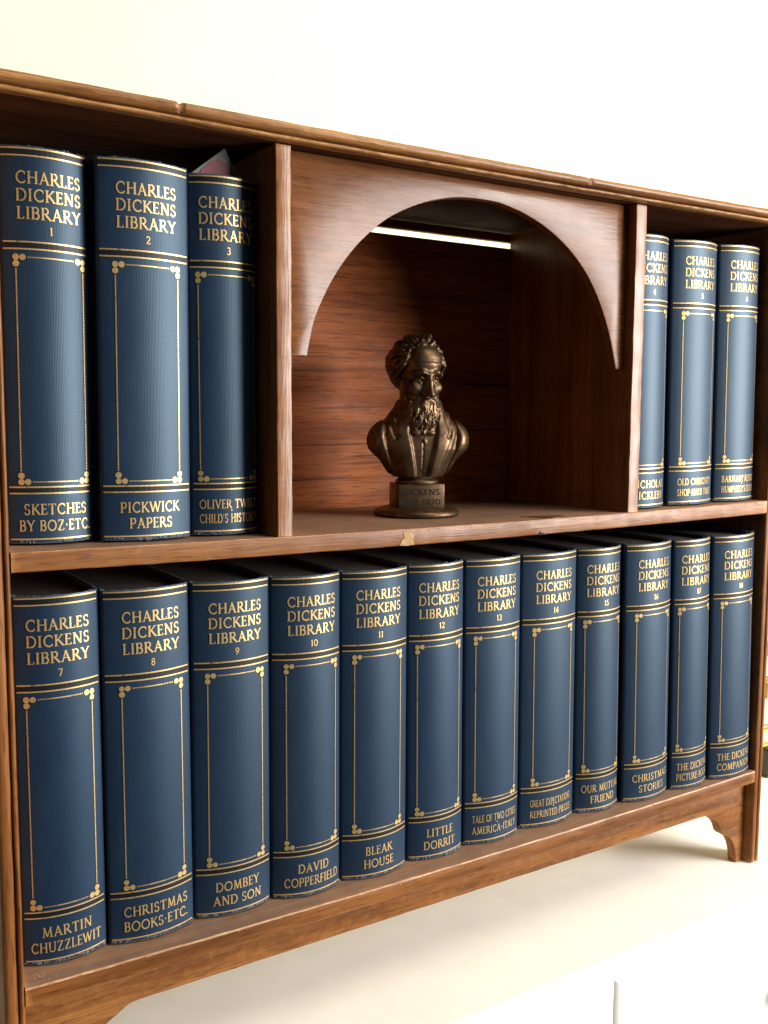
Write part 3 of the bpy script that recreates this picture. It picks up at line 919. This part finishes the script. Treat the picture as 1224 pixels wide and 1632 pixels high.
# ------------------------------------------------------------------ the bust (sculpted as a distance field, in millimetres)
G0 = np.array([-46.0, -30.0, 26.0])
GS = 0.62
GN = (149, 108, 186)
ax = [G0[i] + GS * np.arange(GN[i]) for i in range(3)]
F = np.full(GN, 8.0, dtype=np.float32)

def region(lo, hi):
    sl = []
    for i in range(3):
        a = int(max(0, math.floor((lo[i] - G0[i]) / GS)))
        b_ = int(min(GN[i], math.ceil((hi[i] - G0[i]) / GS) + 1))
        sl.append(slice(a, max(a + 1, b_)))
    xs, ys, zs = np.meshgrid(ax[0][sl[0]], ax[1][sl[1]], ax[2][sl[2]], indexing='ij', sparse=True)
    return tuple(sl), xs, ys, zs

def smin(a, b_, k):
    if k <= 0: return np.minimum(a, b_)
    h = np.clip(0.5 + 0.5 * (b_ - a) / k, 0, 1)
    return b_ + (a - b_) * h - k * h * (1 - h)

def add(sl, d, k): F[sl] = smin(F[sl], d.astype(np.float32), k)
def cut(sl, d, k): F[sl] = -smin(-F[sl], d.astype(np.float32), k)

def ell(c, r_, k=2.0, sub=False, rot=0.0):
    m = max(r_) * (1 + (k + 1.0) / min(r_)) + 1
    sl, x, y, z = region([c[i] - m for i in range(3)], [c[i] + m for i in range(3)])
    dx, dy, dz = x - c[0], y - c[1], z - c[2]
    if rot:
        ca, sa = math.cos(rot), math.sin(rot)
        dx, dy = ca * dx + sa * dy, -sa * dx + ca * dy
    q = np.sqrt((dx / r_[0]) ** 2 + (dy / r_[1]) ** 2 + (dz / r_[2]) ** 2)
    d = (q - 1) * min(r_)
    (cut if sub else add)(sl, d, k)

def cap(a, b_, ra_, rb_, k=1.5, sub=False):
    m = max(ra_, rb_) + k + 1.5
    lo = [min(a[i], b_[i]) - m for i in range(3)]
    hi = [max(a[i], b_[i]) + m for i in range(3)]
    sl, x, y, z = region(lo, hi)
    ba = np.array(b_, float) - np.array(a, float)
    t = ((x - a[0]) * ba[0] + (y - a[1]) * ba[1] + (z - a[2]) * ba[2]) / (ba @ ba)
    t = np.clip(t, 0, 1)
    d = np.sqrt((x - a[0] - ba[0] * t) ** 2 + (y - a[1] - ba[1] * t) ** 2 + (z - a[2] - ba[2] * t) ** 2) - (ra_ + (rb_ - ra_) * t)
    (cut if sub else add)(sl, d, k)

def curve(pts, radii, k=1.0, sub=False):
    for i in range(len(pts) - 1): cap(pts[i], pts[i + 1], radii[i], radii[i + 1], k, sub)

# torso: half-width and half-depth by height, front pushed out into lapels, waistcoat and sleeves
X, Y, Z = np.meshgrid(*ax, indexing='ij', sparse=True)
zk = [26, 30, 33, 37, 42, 47, 51, 55, 60, 65, 69, 73, 77, 82, 88, 95]
wk = [17, 19.0, 21.5, 24, 27, 31, 35.0, 36.4, 36.2, 34.0, 30.5, 26.5, 22.5, 18.6, 15.5, 13.5]
dk = [12, 14, 15.2, 16.5, 17.6, 18.4, 18.8, 18.6, 17.8, 16.8, 15.8, 14.6, 13.6, 12.8, 12.4, 12.0]
wz = np.interp(ax[2], zk, wk)[None, None, :]
dz_ = np.interp(ax[2], zk, dk)[None, None, :]
front = (Y < 1.0)
aX = np.abs(X)
lapi = np.interp(ax[2], [28, 34, 50, 64, 74], [4.2, 5.4, 8.5, 11.0, 11.5])[None, None, :]     # inner edge of the lapel
lapo = np.interp(ax[2], [28, 34, 50, 58, 60.5, 63, 75], [12.0, 13.5, 18.5, 21.5, 17.5, 20.5, 17.5])[None, None, :]   # outer edge, with a notch
sle = np.interp(ax[2], [28, 40, 50, 60, 70], [20, 22, 26, 28.5, 27])[None, None, :]
sm = lambda e, s_: 1 / (1 + np.exp(-np.clip(e / s_, -30, 30)))
offs = 2.3 * sm(aX - lapi, 0.45) - 1.25 * sm(aX - lapo, 0.45) - 0.9 * np.exp(-((aX - sle) / 1.5) ** 2) + 1.0 * sm(aX - sle - 1.5, 1.0)
offs = offs + 0.5 * np.sin(aX * 0.9 - Z * 0.33) * sm(aX - lapo - 1, 1.0) * (aX < sle)
offs = np.where(front, offs * np.clip((1.0 - Y) / 5.0, 0, 1), 0.0)
offs = offs - 0.55 * np.exp(-(X / 0.5) ** 2) * front * (Z < 62)        # meeting edge of the waistcoat
q = ((aX / wz) ** 2.3 + (np.abs(Y) / dz_) ** 2.3) ** (1 / 2.3)
d = (q - 1) * np.minimum(wz, dz_) * 0.9 - offs
d = np.maximum(np.maximum(d, 30.0 - Z), Z - 88.0)
# the back and the sawn-off arms are scooped
F = np.minimum(F, d.astype(np.float32))
for s_ in (-1, 1):
    ell((s_ * 35, 10, 40), (9, 12, 12), 3.0, True)
    ell((s_ * 32.0, -0.5, 58.5), (5.2, 11.0, 8.6), 5.0)
    curve([(s_ * 9, 8, 84), (s_ * 16, 3, 78), (s_ * 22, -4, 70)], [4.0, 3.6, 2.6], 2.0)      # coat collar
    curve([(s_ * 11.5, -4, 82), (s_ * 10.0, -13.5, 72)], [3.2, 2.0], 1.5)
for i in range(5):
    ell((0.9, -np.interp(34 + i * 5.4, [30, 60], [13.6, 18.2]) - 0.7, 35 + i * 5.6), (1.5, 1.3, 1.5), 0.5)
# shirt, bow tie
cap((0, -8, 62), (0, -9, 75), 9.5, 9.5, 2.0)
ell((-4.6, -17.2, 63.4), (4.6, 2.0, 2.2), 0.7, rot=0.15)
ell((4.6, -17.2, 63.4), (4.6, 2.0, 2.2), 0.7, rot=-0.15)
ell((0, -18.2, 63.4), (1.6, 1.6, 1.7), 0.6)

# head (set slightly to the sitter's right, as in the photograph)
HYAW, HTILT = R(15), R(7)
def hp(c):
    x, y, z = c
    z0 = z - 92.0
    y, z = y * math.cos(HTILT) - z0 * math.sin(HTILT), 92.0 + y * math.sin(HTILT) + z0 * math.cos(HTILT)
    k_ = min(1.0, max(0.0, (z - 66) / 20))
    a_ = HYAW * k_
    return (x * math.cos(a_) - y * math.sin(a_) - 1.2 * k_, x * math.sin(a_) + y * math.cos(a_), z)
_ell, _cap = ell, cap
def ell(c, r_, k=2.0, sub=False, rot=0.0): return _ell(hp(c), r_, k, sub, rot + HYAW)
def cap(a, b_, *c, **k): return _cap(hp(a), hp(b_), *c, **k)
cap((0, 3, 70), (0, 1, 96), 12.5, 12.0, 3.0)
ell((0, 4.5, 115), (16.8, 20.5, 20.0), 3.0)
ell((0, -6.0, 98), (13.6, 13.5, 20), 4.0)
ell((0, -8.5, 118.5), (14.6, 11.2, 12.5), 4.0)
ell((0, -9.5, 82), (10.5, 9.5, 10), 3.0)
for s_ in (-1, 1):
    curve([(s_ * 1.8, -19.2, 109.3), (s_ * 6.2, -19.0, 110.6), (s_ * 11.6, -14.6, 109.6)], [1.3, 1.6, 1.2], 2.6)
    ell((s_ * 9.8, -13.2, 99.0), (4.6, 4.6, 4.4), 3.5)
for s_ in (-1, 1):
    ell((s_ * 6.4, -20.4, 105.6), (4.9, 4.6, 3.4), 2.4, True)
for s_ in (-1, 1):
    ell((s_ * 6.5, -13.6, 105.2), (3.5, 2.9, 2.5), 0.4)
    curve([(s_ * 3.1, -16.2, 105.2), (s_ * 6.4, -17.4, 107.0), (s_ * 10.2, -14.4, 105.2)], [0.7, 0.95, 0.7], 0.4)
    curve([(s_ * 3.2, -16.0, 104.6), (s_ * 6.6, -16.8, 102.9), (s_ * 10.0, -14.2, 104.4)], [0.6, 0.85, 0.6], 0.6)
    curve([(s_ * 3.9, -19.6, 96.0), (s_ * 6.6, -17.8, 92.0), (s_ * 8.6, -15.5, 88.0)], [0.5, 0.8, 0.5], 1.2, True)
curve([(0, -18.0, 109.5), (0, -20.2, 104.0), (0, -22.9, 96.2)], [1.5, 1.55, 2.0], 2.6)
for s_ in (-1, 1): cap((s_ * 1.6, -17.6, 106), (s_ * 3.0, -19.2, 96.0), 1.4, 1.8, 2.6)
ell((0, -23.4, 94.9), (2.5, 2.4, 2.4), 1.2)
for s_ in (-1, 1):
    ell((s_ * 2.9, -20.6, 94.3), (1.7, 2.3, 1.8), 0.9)
    ell((s_ * 1.6, -22.6, 92.5), (0.8, 1.0, 0.7), 0.5, True)
cap((-2, -20.6, 114.3), (-1.6, -19.9, 110.5), 0.4, 0.4, 0.8, True)
cap((2, -20.6, 114.3), (1.6, -19.9, 110.5), 0.4, 0.4, 0.8, True)
for zz, rr_ in ((117.5, 0.35), (121.0, 0.3)):
    curve([(-8, -18.2, zz), (0, -20.0, zz + .6), (8, -18.2, zz)], [rr_, rr_, rr_], 0.9, True)

# moustache and long beard built of strands
rs = random.Random(5)
for s_ in (-1, 1):
    for i in range(9):
        t = i / 8
        z0_ = 91.2 - 2.4 * t
        curve([(s_ * 0.5, -21.3 + t, z0_), (s_ * (4.0 + 1.2 * t), -20.6 + t * .6, z0_ - 1.8 - t), (s_ * (8.2 + rs.uniform(-.6, .8)), -17.2, z0_ - 5.2 - 1.2 * t)], [0.8, 1.25, 0.7], 0.5)
ell((0, -13.5, 82), (13.8, 8.6, 12.4), 3.0)
ell((0, -15.6, 74.0), (13.2, 7.4, 8.6), 3.0)
for i in range(150):
    u = rs.uniform(-1, 1)
    zt_ = rs.uniform(75, 90)
    wtop = np.interp(zt_, [66, 72, 80, 90], [11.6, 14.2, 14.8, 14.6])
    xx = u * wtop
    def ysurf(x, z):
        wv = np.interp(z, [64, 68, 72, 80, 92], [9.6, 13.0, 14.4, 15.0, 15.0])
        dv = np.interp(z, [64, 68, 74, 81, 90], [17.0, 20.6, 22.6, 22.3, 20.0])
        return -dv + 9.0 * (min(1.0, abs(x) / wv) ** 2.4)
    p_, rr_ = [], []
    L_ = rs.uniform(5, 12)
    wob = rs.uniform(0, 6.28)
    for j in range(6):
        zz = zt_ - L_ * j / 5
        xj = xx * (1 - 0.05 * j) + 0.95 * math.sin(wob + j * 1.35)
        p_.append((xj, ysurf(xj, zz) - 0.1 + 0.35 * math.sin(wob * 2 + j), zz))
        rr_.append([0.55, 0.95, 1.05, 1.0, 0.75, 0.35][j])
    curve(p_, rr_, 0.32)
for i in range(60):    # grooves between locks
    zt_ = rs.uniform(70, 88); xx = rs.uniform(-12, 12); wob = rs.uniform(0, 6.28)
    p_ = [(xx + 0.8 * math.sin(wob + j * 1.2), ysurf(xx, zt_ - j * 2.0) - 1.0, zt_ - j * 2.0) for j in range(5)]
    curve(p_, [0.2, 0.45, 0.5, 0.45, 0.2], 0.5, True)

# hair: a mass swept back from a high forehead, thick waves over the ears, built lock by lock
for s_ in (-1, 1):
    ell((s_ * 11.6, 5, 111), (6.0, 11.5, 13.5), 3.0)
ell((0, 11, 112), (16.5, 14.5, 19), 3.0)
def scalp(th_, ph_):
    """th_: 0 front, +-pi back; ph_: elevation"""
    bx, by, bz = 18.3, 21.4, 21.4
    side = abs(math.sin(th_)) * math.cos(ph_)
    k_ = 1.0 + 0.13 * side * math.exp(-((ph_ - 0.05) / 0.70) ** 2)
    return (k_ * bx * math.cos(ph_) * math.sin(th_), 4.0 - k_ * by * math.cos(ph_) * math.cos(th_), 114.5 + bz * math.sin(ph_))
def hairline(th_):      # lowest elevation at which hair grows, by azimuth
    t = abs(th_)
    return float(np.interp(t, [0, 0.45, 0.66, 0.80, 0.95, 1.4, 3.2], [1.02, 0.95, 0.62, 0.05, -0.60, -0.85, -0.85]))
n_l = 0
while n_l < 330:
    th_ = rs.uniform(-math.pi, math.pi)
    ph_ = rs.uniform(-0.75, 1.5)
    if ph_ < hairline(th_) + 0.04 or rs.random() > math.cos(ph_) + 0.25: continue
    n_l += 1
    wob = rs.uniform(0, 6.28)
    sgn = 1 if th_ >= 0 else -1
    p_, rad_ = [], []
    t_, e_ = th_, ph_
    stepe = -0.085 if abs(th_) > 0.75 and ph_ < 0.95 else 0.02
    stept = sgn * (0.07 if stepe < 0 else 0.13)
    for j in range(6):
        q_ = scalp(t_, e_)
        lift = 0.3 + 0.8 * math.sin(wob + j * 1.25)
        c0 = (0, 4.0, 114.5)
        nn = [(q_[i] - c0[i]) for i in range(3)]
        ln_ = math.sqrt(sum(v_ * v_ for v_ in nn))
        p_.append(tuple(q_[i] + nn[i] / ln_ * lift for i in range(3)))
        rad_.append([0.6, 1.2, 1.5, 1.45, 1.1, 0.45][j] * (0.75 + 0.5 * ((n_l * 7) % 5) / 4))
        t_ += stept + 0.035 * math.sin(wob + j * 1.4)
        e_ += stepe + 0.035 * math.cos(wob + j * 1.3)
        e_ = max(e_, hairline(t_) - 0.12)
    curve(p_, rad_, 0.35)
for i in range(70):     # parting grooves
    th_ = rs.uniform(-2.2, 2.2); ph_ = rs.uniform(-0.6, 1.3)
    if ph_ < hairline(th_) + 0.1: continue
    p_ = []
    for j in range(4):
        q_ = scalp(th_ + (0.06 * j if th_ > 0 else -0.06 * j), ph_ - 0.08 * j)
        p_.append((q_[0] * 1.05, 4 + (q_[1] - 4) * 1.05, 114.5 + (q_[2] - 114.5) * 1.05))
    curve(p_, [0.3, 0.6, 0.6, 0.3], 0.5, True)
# the tuft swept up from the brow, and whiskers running down into the beard
curve([(-4, -11.0, 130.6), (0.5, -10.8, 134.2), (4.0, -6.5, 136.6), (6.0, 0, 136.8)], [1.2, 2.2, 2.4, 1.2], 0.7)
curve([(-7, -9.5, 130.0), (-3.5, -9.5, 133.4), (1.5, -5.0, 136.4), (3, 2, 137)], [1.2, 2.2, 2.3, 1.2], 0.7)
curve([(3, -11.2, 130.4), (6.5, -9.5, 132.6), (9.0, -4.5, 133.6)], [1.1, 1.9, 1.3], 0.6)
for s_ in (-1, 1):
    for i in range(7):
        dx_ = rs.uniform(-1.2, 1.2)
        curve([(s_ * 14.8 + dx_, -2.0 + rs.uniform(-2, 2), 104), (s_ * 13.9 + dx_ * .6, -5.5 + rs.uniform(-1.5, 1.5), 96), (s_ * 12.8 + dx_ * .5, -10.5, 88)], [1.1, 1.5, 1.0], 0.8)

def surface_nets(F, g0, gs):
    s = F < 0
    nx, ny, nz = F.shape
    c = np.zeros((nx - 1, ny - 1, nz - 1), dtype=np.int8)
    for a in (0, 1):
        for b_ in (0, 1):
            for e in (0, 1):
                c += s[a:nx - 1 + a, b_:ny - 1 + b_, e:nz - 1 + e]
    act = (c > 0) & (c < 8)
    idx = -np.ones(act.shape, dtype=np.int64)
    I = np.argwhere(act)
    idx[act] = np.arange(len(I))
    acc = np.zeros((len(I), 3)); cnt = np.zeros(len(I))
    corners = [(a, b_, e) for a in (0, 1) for b_ in (0, 1) for e in (0, 1)]
    for p in corners:
        for axx in range(3):
            if p[axx]: continue
            q = list(p); q[axx] = 1
            fa = F[I[:, 0] + p[0], I[:, 1] + p[1], I[:, 2] + p[2]]
            fb = F[I[:, 0] + q[0], I[:, 1] + q[1], I[:, 2] + q[2]]
            mk = (fa < 0) != (fb < 0)
            t = np.where(mk, fa / np.where(mk, fa - fb, 1), 0)
            pos = np.array(p, float)[None, :] + np.zeros((len(I), 3))
            pos[:, axx] += t
            acc[mk] += pos[mk]; cnt[mk] += 1
    V = (I + acc / cnt[:, None]) * gs + np.array(g0)
    quads = []
    for axx in range(3):
        o1, o2 = [(1, 2), (2, 0), (0, 1)][axx]
        sh_ = [slice(1, -1)] * 3
        sh_[axx] = slice(0, -1)
        lo = s[tuple(sh_)]
        sh2 = list(sh_); sh2[axx] = slice(1, None)
        hi = s[tuple(sh2)]
        e = np.argwhere(lo != hi)
        for q_ in range(3):
            if q_ != axx: e[:, q_] += 1
        flip = s[e[:, 0], e[:, 1], e[:, 2]]
        def g(da, db):
            k = e.copy(); k[:, o1] -= da; k[:, o2] -= db
            return idx[k[:, 0], k[:, 1], k[:, 2]]
        Q = np.stack([g(1, 1), g(0, 1), g(0, 0), g(1, 0)], 1)
        Q[~flip] = Q[~flip][:, ::-1]
        quads.append(Q)
    return V, np.concatenate(quads)

Vb, Qb = surface_nets(F, G0, GS)
bust_rz = R(-19)
bust = empty('portrait_bust', (0.3115, 0.0740, ZM + SGM(0.3115) + 0.0003), bust_rz)
bust.scale = (0.985, 0.985, 0.985)
tag(bust, 'small bronze portrait bust of a bearded man in a coat, standing in the arched niche', 'bust')
mesh_obj('figure', (Vb * 0.001).tolist(), Qb.tolist(), M['bronze'], bust, True)

def lathe(name, prof, mat, parent, n=64):
    v, f = [], []
    for r_, z in prof:
        for k in range(n):
            t = 2 * math.pi * k / n
            v.append((r_ * math.cos(t), r_ * math.sin(t), z))
    for i in range(len(prof) - 1):
        for k in range(n):
            k2 = (k + 1) % n
            f.append((i * n + k, i * n + k2, (i + 1) * n + k2, (i + 1) * n + k))
    f.append(tuple(reversed(range(n)))); f.append(tuple((len(prof) - 1) * n + k for k in range(n)))
    return mesh_obj(name, v, f, mat, parent, True, None, R(40))
mm = 0.001
lathe('base', [(r_ * mm, z * mm) for r_, z in ((32.0, 0), (32.9, 0.6), (33.3, 1.8), (33.0, 3.2), (31.9, 4.4), (29.6, 5.5), (26, 6.5), (20, 7.2))], M['bronze'], bust)
bm_obj('pedestal', box_bm(-0.0180, 0.0180, -0.0150, 0.0150, 0.0062, 0.0245, 0.0005, 2), M['bronze'], bust, True, R(35))
lathe('neck_ring', [(r_ * mm, z * mm) for r_, z in ((15.5, 23.9), (16.3, 24.6), (16.6, 25.8), (16.2, 27.0), (15.0, 27.8), (14.2, 28.6), (14.6, 29.4), (15.0, 30.6))], M['bronze'], bust)
ins = []
for s_, zb_, h_, tgt in (('DICKENS', 0.0162, 0.0047, 0.0290), ('1812-1870', 0.0088, 0.0043, 0.0300)):
    nat = text_width(s_) * h_
    ins += text_polys(s_, -tgt / 2, zb_, h_, tgt / nat)
v, f = [], []
for i, q_ in enumerate(ins):
    b_ = len(v)
    v += [(u, -0.01518 - (i % 5) * 0.000008, z) for u, z in q_]
    f.append(tuple(range(b_, b_ + len(q_))))
mesh_obj('inscription', v, f, M['engraved'], bust)

# ------------------------------------------------------------------ bookmark in volume 3, lint on the bottom shelf, pile of books at the right
def clear_film():
    m, nt, b = newmat('cloudy_film')
    b.inputs['Base Color'].default_value = (0.20, 0.175, 0.16, 1)
    b.inputs['Roughness'].default_value = 0.3
    b.inputs['Alpha'].default_value = 0.75
    return m
M['film'] = clear_film()
M['red'] = plain('dark_red_paper', (0.15, 0.006, 0.012), 0.5, var=0.4, scale=200)
bk = empty('bookmark', (0.1300, 0.0272, 0.4500))
tag(bk, 'triangular corner of a cloudy plastic bookmark with dark red insert above book number 3', 'bookmark')
def tri(name, pts, mat, parent, y0, th):
    bm = bmesh.new()
    a = [bm.verts.new((x - 0.1300, y0 - (z - 0.45) * 0.03, z - 0.45)) for x, z in pts]
    b_ = [bm.verts.new((x - 0.1300, y0 + th - (z - 0.45) * 0.03, z - 0.45)) for x, z in pts]
    bm.faces.new(a); bm.faces.new(list(reversed(b_)))
    for i in range(len(pts)):
        j = (i + 1) % len(pts)
        bm.faces.new((a[j], a[i], b_[i], b_[j]))
    return bm_obj(name, bm, mat, parent)
tri('sleeve', [(0.1150, 0.4560), (0.1152, 0.4612), (0.1366, 0.4783), (0.1448, 0.4635), (0.1475, 0.4560)], M['film'], bk, 0.0, 0.0002)
tri('insert', [(0.1180, 0.4570), (0.1215, 0.4640), (0.1270, 0.4690), (0.1325, 0.4712), (0.1385, 0.4690), (0.1430, 0.4640), (0.1455, 0.4570)], M['red'], bk, -0.0004, 0.0002)

v, f = [], []
rl = random.Random(2)
for i in range(30):
    x0_, y0_, z0_ = rl.gauss(0.0105, 0.0022), rl.gauss(0.0060, 0.0030), 0.0004
    a_ = rl.uniform(0, 6.28)
    wv = 0.00004
    n_ = 5
    st = len(v)
    curl = rl.uniform(-1.2, 1.2)
    ln = rl.uniform(0.001, 0.0035) / n_
    hgt = rl.uniform(0.0003, 0.0016)
    for j in range(n_ + 1):
        v += [(x0_ - wv * math.sin(a_), y0_ + wv * math.cos(a_), z0_ + hgt * math.sin(math.pi * j / n_)), (x0_ + wv * math.sin(a_), y0_ - wv * math.cos(a_), z0_ + hgt * math.sin(math.pi * j / n_) + wv)]
        x0_ += ln * math.cos(a_); y0_ += ln * math.sin(a_); a_ += curl * 0.4
    for j in range(n_): f.append((st + 2 * j, st + 2 * j + 2, st + 2 * j + 3, st + 2 * j + 1))
tag(mesh_obj('lint', v, f, M['lint'], None), 'tuft of pale lint on the bottom shelf in front of book number 7', 'lint')

pile = [(0.034, (0.055, 0.045, 0.035), 'dark brown', 'bottom of the pile'), (0.020, (0.60, 0.42, 0.03), 'bright yellow', 'second from bottom of pile'),
        (0.036, (0.48, 0.36, 0.22), 'beige', 'third from bottom of pile'), (0.018, (0.58, 0.44, 0.06), 'mustard yellow', 'fourth from bottom of pile'),
        (0.030, (0.30, 0.18, 0.09), 'tan', 'second from top of pile'), (0.016, (0.82, 0.80, 0.74), 'white', 'on top of the pile')]
M['pale_pages'] = plain('pale_page_edges', (0.58, 0.50, 0.37), 0.85, var=0.2, scale=120)
zc = ZB + 0.0004
for i, (hgt, colr, cname, pos) in enumerate(pile):
    jx, jy = random.uniform(-0.004, 0.004), random.uniform(-0.005, 0.005)
    o = empty('flat_book', (0.960 + jx, 0.215 + jy, zc), random.uniform(-0.03, 0.03))
    tag(o, '%s book at the right edge beside the bookcase, %s' % (cname, pos), 'book', 'books lying flat in a pile at the right edge')
    mt = plain('cover_' + cname.replace(' ', '_'), colr, 0.5)
    bm = bmesh.new()
    for (za, zb_) in ((0.0, 0.0025), (hgt - 0.0025, hgt)):
        b2 = box_bm(-0.130, 0.130, -0.085, 0.085, za, zb_, 0.0006, 1)
        me = bpy.data.meshes.new('t'); b2.to_mesh(me); b2.free(); bm.from_mesh(me); bpy.data.meshes.remove(me)
    b2 = box_bm(-0.130, -0.1275, -0.085, 0.085, 0.0027, hgt - 0.0027, 0.0004, 1)
    me = bpy.data.meshes.new('t'); b2.to_mesh(me); b2.free(); bm.from_mesh(me); bpy.data.meshes.remove(me)
    bm_obj('cover', bm, mt, o)
    bm_obj('page_block', box_bm(-0.1270, 0.126, -0.081, 0.081, 0.0028, hgt - 0.0028, 0.0003, 1), M['pale_pages'], o)
    zc += hgt + 0.0004
